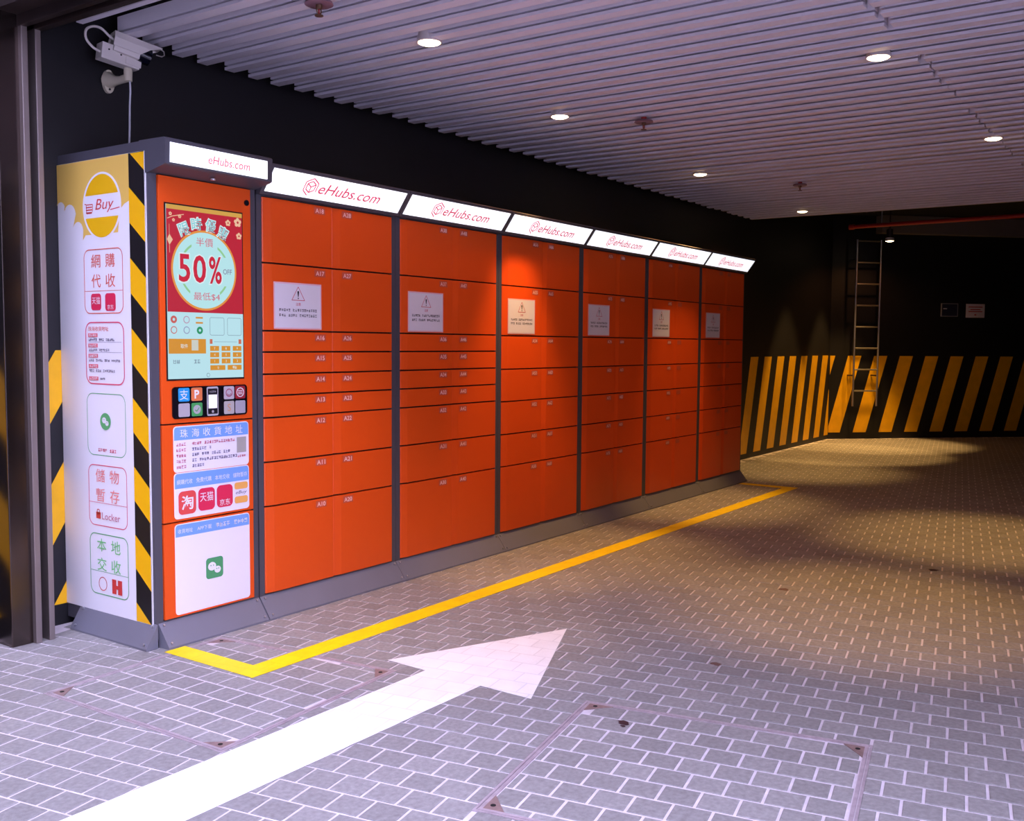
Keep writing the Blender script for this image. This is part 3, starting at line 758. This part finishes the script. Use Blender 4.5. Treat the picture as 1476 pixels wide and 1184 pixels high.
# --- stickers on the kiosk doors
PBLUE, PLIL, PRED2, PINK3 = pm('sticker_blue', (120, 166, 232)), pm('sticker_white', (238, 232, 244)), pm('sticker_red', (206, 70, 96)), pm('sticker_ink', (92, 84, 120))
def sticker(name, z0, z1, hz, parent):
    mb = MB(); mb.prism(rr(-0.450, -0.057, z0, z1, 0.016), 0.0081, 0.0088, Matrix(((1, 0, 0, 0), (0, 0, -1, 0), (0, 1, 0, 0), (0, 0, 0, 1))))
    o = mb.build(name, PLIL, parent)
    p = Print(lambda u, v, h: (u, -0.0089-h, v))
    r = rr(-0.446, -0.060, hz, z1-0.004, 0.014)
    p.poly([q for q in r if q[1] > (hz+z1)/2]+[(-0.446, hz), (-0.060, hz)], 1, PBLUE, 'blue_band')
    return o, p
o, p = sticker('address_sticker', 0.713, 0.905, 0.847, ki)
for k, ch in enumerate('珠海收貨地址'): p.text(ch, -0.398+k*0.0575, 0.874, 0.036, 2, PW, w=0.038)
for k, (n, gaps) in enumerate(((18, (4,)), (8, (6,)), (16, (3, 7, 12)), (19, (2,)), (5, ()))):
    z = 0.829-k*0.0235; p.greek(-0.438, z, 0.062, 0.0125, 5, 2, PRED2, gaps=(4,)); p.greek(-0.360, z, n*0.0125, 0.0125, n, 2, PRED2 if k == 0 else PINK3, gaps=gaps)
p.rect(-0.124, -0.072, 0.770, 0.838, 2, pm('photo_grey', (172, 168, 164)), 'code_patch')
p.greek(-0.098, 0.754, 0.046, 0.010, 4, 2, PRED2, align='C')
p.build(o)
o, p = sticker('service_sticker', 0.518, 0.711, 0.645, ki)
for k, t in enumerate(('網購代收', '免費代購', '本地交收', '儲物暫存')): p.text(t, -0.398+k*0.097, 0.672, 0.021, 2, PW, w=0.078)
IR, IO = pm('app_red', (222, 44, 84)), pm('app_orange', (226, 78, 76))
p.rect(-0.430, -0.342, 0.534, 0.632, 2, IO, 'app_icon', r=0.02); p.text('淘', -0.386, 0.583, 0.060, 3, PW, w=0.060, offset=0.02)
p.rect(-0.331, -0.245, 0.538, 0.634, 2, IR, 'app_icon', r=0.02); p.text('天猫', -0.288, 0.597, 0.040, 3, PW, w=0.068)
p.rect(-0.235, -0.149, 0.540, 0.636, 2, IR, 'app_icon', r=0.02); p.text('京东', -0.192, 0.561, 0.028, 3, PW, w=0.056)
AY = pm('app_amber', (240, 176, 92)); p.rect(-0.139, -0.066, 0.608, 0.638, 2, AY, 'app_icon', r=0.01); p.rect(-0.139, -0.066, 0.546, 0.576, 2, AY, 'app_icon', r=0.01)
p.text('eBuy', -0.102, 0.592, 0.018, 3, PINK3, shear=0.25, w=0.062)
p.build(o)
o, p = sticker('code_sticker', 0.115, 0.497, 0.443, ki)
p.text('收貨地址', -0.398, 0.466, 0.019, 2, PW, w=0.074); p.text('APP下載', -0.301, 0.466, 0.019, 2, PW, w=0.074)
for k in (2, 3): p.greek(-0.398+k*0.097, 0.466, 0.076, 0.019, 4, 2, PW, align='C')
PGREEN = pm('app_green', (78, 158, 104))
p.rect(-0.296, -0.206, 0.238, 0.328, 2, PGREEN, 'app_icon', r=0.014)
def bubbles(p, cx, cz, s, layer, mw, mg):
    p.poly(circ(cx-0.35*s, cz+0.2*s, 0.62*s, 0.54*s, 24), layer, mw, 'app_icon'); p.poly(circ(cx+0.5*s, cz-0.32*s, 0.50*s, 0.44*s, 24), layer+1, mw, 'app_icon')
    for dx, dz in ((-0.55, 0.32), (-0.15, 0.32), (0.36, -0.2), (0.66, -0.2)): p.poly(circ(cx+dx*s, cz+dz*s, 0.08*s, n=8), layer+2, mg, 'app_icon')
bubbles(p, -0.253, 0.284, 0.034, 3, PW, PGREEN)
p.build(o)

# --- printed side panel (faces the street): u runs from the wall to the front
side = MB().box(KX0-0.004, KX0, 0.014, 0.636, 0.092, 2.011).build('side_panel', M_WHITEPRINT, ki)
p = Print(lambda u, v, h: (KX0-0.0042-h, -u, v))
U0, UW, U1 = -0.636, -0.122, -0.014
YB = pm('banner_yellow', (236, 196, 96)); YD = pm('banner_amber', (244, 190, 20)); MBK = pm('hazard_black', (18, 16, 20)); MYL = pm('hazard_yellow', (252, 190, 0)); ORR = pm('banner_orange', (226, 104, 84))
pts = [(U0, 2.010), (U0, 1.850)]
for cx_, cz_, r in ((-0.612, 1.812, 0.040), (-0.545, 1.785, 0.052), (-0.486, 1.715, 0.045)): pts += [(cx_+r*0.9*math.cos(math.radians(a)), cz_+r*math.sin(math.radians(a))) for a in range(150, 0, -20)]
pts += [(-0.45, 1.68), (-0.43, 1.70), (-0.20, 1.70), (-0.185, 1.79), (-0.155, 1.812), (UW, 1.822), (UW, 2.010)]
p.poly(pts, 1, YB, 'cloud_print')
# logo roundel
cx, cz = -0.310, 1.815; p.poly(circ(cx, cz, 0.136, 0.139, 48), 2, M_WHITEPRINT, 'logo')
def cap_poly(sg):
    out = []
    a0 = math.degrees(math.asin(0.36))
    for k in range(25):
        a = math.radians(a0+(180-2*a0)*k/24); out.append((cx+0.124*math.cos(a), cz+sg*0.130*math.sin(a)))
    return out
p.poly(cap_poly(1), 3, YD, 'logo'); p.poly(cap_poly(-1), 3, YD, 'logo')
PRD = pm('logo_red', (214, 66, 60))
p.text('Buy', cx+0.020, cz, 0.058, 3, PRD, w=0.130, shear=0.25)
for dz in (-0.020, -0.009, 0.002): p.stroke([(cx-0.112, cz+dz-0.003), (cx-0.068, cz+dz-0.003)], 0.005, 3, PRD, 'logo')
p.stroke([(cx-0.122, cz+0.014), (cx-0.110, cz+0.012), (cx-0.107, cz-0.026), (cx-0.070, cz-0.026)], 0.004, 3, PRD, 'logo'); p.stroke([(cx-0.107, cz+0.010), (cx-0.064, cz+0.010), (cx-0.066, cz-0.02)], 0.004, 3, PRD, 'logo')
p.stroke([(cx+0.06, cz-0.020), (cx+0.125, cz-0.014)], 0.004, 3, PRD, 'logo')
BX0, BX1 = -0.447, -0.172
def box4(z0, z1, m, chars, zc, mt, line=None):
    p.frame(BX0, BX1, z0, z1, 0.036, 0.0038, 2, m, 'box_outline')
    for k, ch in enumerate(chars): p.text(ch, -0.360+0.101*(k % 2), zc-0.083*(k//2), 0.056, 3, mt, w=0.066)
    if line: p.rect(BX0+0.004, BX1-0.004, line, line+0.002, 2, m, 'box_outline')
box4(1.369, 1.639, ORR, '網購代收', 1.589, ORR, 1.463)
p.rect(-0.399, -0.327, 1.384, 1.453, 3, IR, 'app_icon', r=0.014); p.text('天猫', -0.363, 1.424, 0.030, 4, PW, w=0.058)
p.rect(-0.298, -0.225, 1.380, 1.453, 3, IR, 'app_icon', r=0.014); p.text('京东', -0.2615, 1.396, 0.020, 4, PW, w=0.044)
# address list box
PK = pm('banner_pink', (226, 92, 120)); PKL = pm('banner_ink', (96, 84, 112))
p.frame(BX0, BX1, 1.071, 1.335, 0.042, 0.0055, 2, PK, 'box_outline')
p.text('珠海收貨地址', -0.424, 1.306, 0.020, 3, ORR, w=0.145, align='L')
for k, (n, gaps) in enumerate(((15, (5, 9)), (12, (5,)), (18, (3, 8, 12)), (15, (3, 7)), (0, ()))):
    z = 1.279-k*0.0435-(0.009 if k == 4 else 0); p.rect(-0.426, -0.358, z-0.008, z+0.008, 3, pm('label_pink', (236, 120, 128)), 'label_bar'); p.greek(-0.392, z, 0.056, 0.011, 4, 4, PW, align='C')
    if n: p.greek(-0.424, z-0.019, n*0.0124, 0.0105, n, 3, PKL, gaps=gaps)
    if k in (0, 1): p.rect(-0.424, -0.19, z-0.029, z-0.028, 3, PKL, 'box_outline')
p.greek(-0.345, 1.096, 0.035, 0.009, 4, 3, PKL)
# app box: the square code itself is left out
GRN = pm('banner_green', (96, 176, 110)); GRL = pm('banner_lime', (120, 206, 126))
p.frame(BX0, BX1, 0.769, 1.034, 0.040, 0.003, 2, GRN, 'box_outline')
p.poly(circ(-0.314, 0.916, 0.038, 0.036, 30), 3, GRN, 'app_icon'); bubbles(p, -0.314, 0.916, 0.024, 4, PW, GRN)
p.greek(-0.306, 0.793, 0.13, 0.014, 8, 3, PK, gaps=(4,), align='C')
box4(0.466, 0.729, PK, '儲物暫存', 0.683, pm('banner_coral', (240, 140, 132)), 0.565)
p.rect(-0.395, -0.362, 0.497, 0.525, 3, PRD, 'logo'); p.frame(-0.389, -0.368, 0.515, 0.538, 0.008, 0.0035, 3, PRD, 'logo'); p.text('Locker', -0.288, 0.511, 0.030, 3, pm('locker_text', (206, 120, 140)), w=0.130)
box4(0.168, 0.433, GRN, '本地交收', 0.384, GRL, 0.268)
p.g += 1; p.ring(circ(-0.356, 0.216, 0.030, n=20), circ(-0.356, 0.216, 0.027, n=20), 3, PRD, 'app_icon')
p.g += 1; p.rect(-0.289, -0.260, 0.184, 0.246, 3, PRD, 'app_icon'); p.rect(-0.248, -0.219, 0.184, 0.246, 3, PRD, 'app_icon'); p.rect(-0.260, -0.248, 0.206, 0.222, 3, PRD, 'app_icon')
# hazard edge
p.rect(UW, U1, 0.094, 2.010, 1, MBK, 'hazard_edge')
per, hh = 0.2838, 0.142; lean = 0.088
w_ = U1-UW
quad = [(UW, 0.094), (U1-0.004, 0.094), (U1-0.004, 2.008), (UW, 2.008)]
for k in range(-2, 9):
    zt = 2.160-k*per
    q = ccw([(UW, zt), (U1, zt-lean), (U1, zt-lean-hh), (UW, zt-hh)])
    q = clip_in(q, ccw(quad))
    if len(q) >= 3: p.poly(q, 2, MYL, 'hazard_stripe')
p.rect(U1-0.004, U1, 0.094, 2.010, 3, M_WHITEPRINT, 'edge_strip')
p.build(side)

# ================================================================== CCTV
cc = empty('security_camera', (-0.29, WALL_Y, 2.42), 'white bullet security camera on a wall bracket above the kiosk', 'camera')
pl = MB(); pl.prism([(x, z) for x, z in circ(-0.292, 2.420, 0.028, 0.052, 24)], -0.64, -0.622, Matrix(((1, 0, 0, 0), (0, 0, -1, 0), (0, 1, 0, 0), (0, 0, 0, 1))))
pl.build('wall_plate', M_CREAM, cc, bevel=0.003, smooth=True)
for z in (2.455, 2.385): MB().tube([(-0.292, 0.624, z), (-0.292, 0.619, z)], 0.005, 10).build('screw', M_HOLE, cc)
MB().tube([(-0.292, 0.628, 2.425), (-0.291, 0.585, 2.418), (-0.288, 0.545, 2.416), (-0.284, 0.500, 2.420)], [0.038, 0.022, 0.017, 0.018], 16).build('arm', M_CREAM, cc, smooth=True)
MB().tube([(-0.282, 0.497, 2.405), (-0.282, 0.497, 2.445), (-0.284, 0.497, 2.478)], [0.017, 0.019, 0.015], 16).build('swivel_post', M_CREAM, cc, smooth=True)
A = Matrix.Translation((-0.30, 0.497, 2.49)) @ Matrix.Rotation(math.radians(-8), 4, 'Z') @ Matrix.Rotation(math.radians(7), 4, 'Y')
jb = MB(); jb.box(-0.115, 0.058, -0.030, 0.030, -0.028, 0.042, A); jbo = jb.build('junction_box', M_IVORY, cc, bevel=0.004)
for x, z in ((-0.085, 0.016), (-0.030, 0.010)): MB().tube([A @ Vector((x, -0.029, z)), A @ Vector((x, -0.0315, z))], 0.004, 8).build('screw', M_HOLE, jbo)
MB().box(-0.008, 0.062, -0.034, -0.030, -0.020, 0.030, A).build('mounting_plate', M_IVORY, cc, bevel=0.001)
B = Matrix.Translation((-0.272, 0.470, 2.536)) @ Matrix.Rotation(math.radians(-16), 4, 'Z') @ Matrix.Rotation(math.radians(11), 4, 'Y')
bd = MB(); bd.add([B @ Vector(v) for x in (-0.09, 0.022) for v in [(x, y, z) for y, z in ((-0.034, -0.038), (0.034, -0.038), (0.040, 0.012), (0.030, 0.036), (-0.030, 0.036), (-0.040, 0.012))]],
                  [(0,1,2,3,4,5), (11,10,9,8,7,6)]+[(i, (i+1) % 6, 6+(i+1) % 6, 6+i) for i in range(6)])
bd.build('housing', M_IVORY, cc, bevel=0.003)
sh = MB()
prof = [(-0.046, -0.020), (-0.046, 0.016), (-0.034, 0.046), (0.034, 0.046), (0.046, 0.016), (0.046, -0.020), (0.0435, -0.020), (0.0435, 0.015), (0.033, 0.0435), (-0.033, 0.0435), (-0.0435, 0.015), (-0.0435, -0.020)]
def xs(x, z): return 0.0
n = len(prof)
vs = [B @ Vector((-0.097, y, z)) for y, z in prof] + [B @ Vector((0.020 if z < 0.0 else (0.060 if z < 0.03 else 0.112), y, z)) for y, z in prof]
sh.add(vs, [(i, (i+1) % n, n+(i+1) % n, n+i) for i in range(n)]+[(0, 1, 10, 11), (1, 2, 9, 10), (2, 3, 8, 9), (3, 4, 7, 8), (4, 5, 6, 7)]+[(n+0, n+11, n+10, n+1), (n+1, n+10, n+9, n+2), (n+2, n+9, n+8, n+3), (n+3, n+8, n+7, n+4), (n+4, n+7, n+6, n+5)])
sh.build('sun_shield', M_IVORY, cc)
fr = MB(); fr.tube([B @ Vector((0.018, 0, -0.003)), B @ Vector((0.072, 0, -0.006))], 0.037, 20); fr.build('lens_window', M_LENS, cc, smooth=True)
lp = MB(); lp.tube([B @ Vector(v) for v in ((0.104, -0.03, 0.040), (0.120, -0.03, 0.036), (0.125, -0.03, 0.020), (0.115, -0.03, 0.010), (0.09, -0.03, 0.008))], 0.0028, 8); lp.build('visor_clip', M_GALV, cc)
lc = MB(); s0 = A @ Vector((-0.112, -0.01, 0.0)); s1 = B @ Vector((-0.09, 0, 0.015))
ctr = [s0, s0+Vector((-0.035, 0, 0.010)), s0+Vector((-0.066, 0.0, 0.038)), s0+Vector((-0.066, 0, 0.075)), s0+Vector((-0.035, 0, 0.098)), s0+Vector((0.005, 0, 0.100)), s1+Vector((-0.02, 0, 0.010)), s1]
fine = []
for i in range(len(ctr)-1):
    p0, p1, p2, p3 = ctr[max(i-1, 0)], ctr[i], ctr[i+1], ctr[min(i+2, len(ctr)-1)]
    for t in (0, .25, .5, .75): fine.append(0.5*((2*p1)+(p2-p0)*t+(2*p0-5*p1+4*p2-p3)*t*t+(3*p1-p0-3*p2+p3)*t**3))
fine.append(ctr[-1])
lc.tube(fine, 0.0055, 10); lc.build('cable_loop', M_IVORY, cc, smooth=True)
cd_ = MB(); cd_.tube([(-0.277, 0.492, 2.41), (-0.276, 0.492, 2.36), (-0.279, 0.494, 2.30), (-0.281, 0.495, 2.20), (-0.285, 0.496, 2.10), (-0.285, 0.496, 2.056)], 0.0042, 8); cd_.build('power_cord', M_CABLE, cc, smooth=True)

# ================================================================== CEILING LAMPS AND SPRINKLERS
def spot_light(parent, loc, power, size=53, blend=0.8, col=LAMP_COL):
    l = bpy.data.lights.new('lamp_light', 'SPOT'); l.energy = power; l.color = col; l.spot_size = math.radians(size); l.spot_blend = blend; l.shadow_soft_size = 0.05
    o = bpy.data.objects.new('lamp_light', l); COL.objects.link(o); o.parent = parent; o.location = loc
LAMPS = [(0.49, -0.59, 2.592, 'warm round ceiling downlight nearest the security camera, flaring on the slats'),
         (2.03, -0.31, 2.592, 'second warm round downlight in the row above the lockers'),
         (4.31, -0.18, 2.592, 'third warm round downlight in the row above the lockers'),
         (6.85, -0.14, 2.592, 'last warm round downlight at the far edge of the slat ceiling'),
         (1.81, -2.18, 2.592, 'warm round downlight by the slat seam, nearer of two'),
         (4.06, -2.31, 2.592, 'warm round downlight by the slat seam, farther of two'),
         (10.25, -0.13, 2.60, 'warm round downlight hanging beside the ladder')]
for i, (x, y, z, lab) in enumerate(LAMPS):
    e = empty('downlight', (x, y, z), lab, 'ceiling light', 'round warm ceiling downlights')
    MB().lathe([(0.050, 0.035), (0.056, 0.004), (0.058, -0.004), (0.052, -0.007), (0.049, -0.003)], (x, y, z), 28).build('trim_ring', M_TRIM, e, smooth=True)
    MB().lathe([(0.047, -0.002), (0.044, -0.010), (0.030, -0.015), (0.012, -0.017)], (x, y, z), 28).build('diffuser', M_LAMP, e, smooth=True)
    MB().lathe([(0.040, 0.03), (0.040, 0.14), (0.02, 0.15)], (x, y, z), 16).build('can', M_DARKSTEEL, e, smooth=True)
    if i == 6: MB().tube([(x, y, z+0.14), (x, y, 3.0)], 0.008, 8).build('hanger_rod', M_DARKSTEEL, e)
    spot_light(e, (0, 0, -0.03), LAMP_W*(0.5 if i == 0 else 1.0)); spot_light(e, (0, 0, -0.035), 12*(0.5 if i == 0 else 1.0), size=150, blend=0.6, col=(1.0, 0.38, 0.12))
for (x, y, lab) in ((8.68, 0.06, 'recessed dark spotlight washing the wall past the lockers'), (10.02, 0.06, 'recessed dark spotlight washing the wall left of the ladder')):
    e = empty('wall_washer', (x, y, 3.0), lab, 'ceiling light', 'recessed wall washers')
    MB().lathe([(0.045, 0.0), (0.05, -0.03), (0.05, -0.06), (0.042, -0.06), (0.038, -0.02)], (x, y, 3.0), 20).build('spot_body', M_DARKSTEEL, e, smooth=True)
    spot_light(e, (0, 0, -0.07), 240, size=52, blend=0.35)
for (x, y, lab) in ((-0.184, -0.593, 'ceiling sprinkler at the top edge of the picture with a pale round rose'), (2.338, -0.702, 'dark red ceiling sprinkler in the middle of the slat ceiling'), (5.109, -0.703, 'small far ceiling sprinkler near the end of the slats')):
    z = 2.56
    e = empty('fire_sprinkler', (x, y, z), lab, 'sprinkler', 'ceiling fire sprinklers')
    MB().tube([(x, y, 2.99), (x, y, z+0.012)], 0.017, 12).build('drop_pipe', M_RED, e, smooth=True)
    MB().lathe([(0.012, 0.020), (0.052, 0.014), (0.056, 0.004), (0.048, 0.0), (0.012, 0.004)], (x, y, z), 28).build('rose', M_ESC, e, smooth=True)
    MB().lathe([(0.012, 0.002), (0.012, -0.010), (0.008, -0.014)], (x, y, z), 14).build('nozzle', M_BRASS, e, smooth=True)
    for s in (-1, 1): MB().tube([(x+s*0.010, y, z-0.008), (x+s*0.012, y, z-0.022), (x+s*0.004, y, z-0.036)], 0.0026, 8).build('frame_arm', M_BRASS, e, smooth=True)
    MB().tube([(x, y, z-0.012), (x, y, z-0.034)], 0.0028, 8).build('bulb', M_RED, e)
    MB().lathe([(0.006, -0.034), (0.017, -0.037), (0.017, -0.040), (0.006, -0.040)], (x, y, z), 16).build('deflector', M_BRASS, e)

# ================================================================== FLOOR MARKINGS
ZP = 0.0014
MB().prism([(0.686, -1.218), (-0.102, -0.871), (-0.111, -1.072), (-2.62, -1.062), (-2.62, -1.318), (-0.125, -1.345), (-0.128, -1.570)][::-1], 0.0004, ZP).build('direction_arrow', M_PAINTWHITE)
tag(bpy.data.objects['direction_arrow'], 'large white arrow painted on the paving pointing into the car park', 'floor marking')
yl = MB()
o = [(-0.556, -0.075), (-0.556, -0.602), (5.605, -0.592), (5.605, -0.075), (5.505, -0.075), (5.497, -0.482), (-0.458, -0.492), (-0.458, -0.075)]
yl.prism(o, 0.0004, ZP).build('boundary_line', M_LINEYEL)
tag(bpy.data.objects['boundary_line'], 'yellow painted line on the paving boxing in the front of the lockers', 'floor marking')

# ================================================================== FAR END: ladder, notices, pipes
def dpt(s, off, z):          # point on the slanting wall: s = world x along it, off = distance in front
    return Vector((s-off*s2, DIAG-s-off*s2, z))
ld = empty('wall_ladder', tuple(dpt(10.79, 0.14, 0.45)), 'slim steel ladder fixed upright to the striped end wall', 'ladder')
OFF = 0.16
RA, RB = 10.598, 10.842
for s in (RA, RB): MB().tube([dpt(s, OFF, 0.45), dpt(s, OFF, 2.66)], 0.014, 12).build('rail', M_GALV, ld, smooth=True)
for k in range(8): MB().tube([dpt(RA, OFF, 0.655+k*0.284), dpt(RB, OFF, 0.655+k*0.284)], 0.011, 10).build('rung', M_GALV, ld, smooth=True)
for s in (RA, RB):
    for z in (0.86, 2.4): MB().tube([dpt(s, OFF, z), dpt(s, 0.0, z)], 0.010, 8).build('standoff', M_DARKSTEEL, ld)
nt1 = empty('wall_notice', tuple(dpt(11.645, 0.0, 1.66)), 'dark framed notice on the end wall, left of the pale one', 'notice')
def board(e, s0, s1, z0, z1, t, m, name, off=0.0):
    q = [dpt(s0, off, 0), dpt(s1, off, 0), dpt(s1, off+t, 0), dpt(s0, off+t, 0)]
    return MB().prism([(v.x, v.y) for v in q], z0, z1).build(name, m, e)
board(nt1, 11.555, 11.735, 1.665, 1.845, 0.012, mat('notice_frame', (150, 150, 155), 0.4), 'frame')
board(nt1, 11.563, 11.727, 1.674, 1.836, 0.002, mat('notice_dark', (34, 38, 62), 0.4), 'panel', 0.0125)
board(nt1, 11.575, 11.615, 1.765, 1.778, 0.001, mat('notice_mark', (210, 210, 220), 0.5), 'mark', 0.0146)
nt2 = empty('wall_notice', tuple(dpt(11.925, 0.0, 1.65)), 'pale paper notice with red print on the end wall, right of the dark one', 'notice')
board(nt2, 11.825, 12.025, 1.655, 1.842, 0.006, mat('notice_pale', (225, 214, 214), 0.5), 'paper')
for z, a, b2 in ((1.800, 11.85, 12.0), (1.765, 11.87, 11.98), (1.738, 11.85, 12.0)): board(nt2, a, b2, z-0.006, z+0.006, 0.001, pm('notice_red', (190, 60, 60)), 'print_line', 0.0065)
board(nt2, 11.915, 11.935, 1.685, 1.702, 0.001, pm('notice_red', (190, 60, 60)), 'seal', 0.0065)
rp = empty('fire_pipe', (9.0, -2.5, 2.66), 'red fire service pipe running under the dark ceiling past the slats', 'pipe')
MB().tube([(9.0, 0.0, 2.655), (9.0, -6.4, 2.70)], 0.024, 14).build('pipe', M_RED, rp, smooth=True)
MB().tube([(9.0, 0.02, 2.655), (9.0, -0.04, 2.655)], 0.032, 14).build('end_cap', M_RED, rp, smooth=True)
for y in (-0.35, -2.4, -4.6):
    MB().tube([(9.0, y, 3.0), (9.0, y, 2.66)], 0.006, 8).build('hanger', M_GALV, rp)
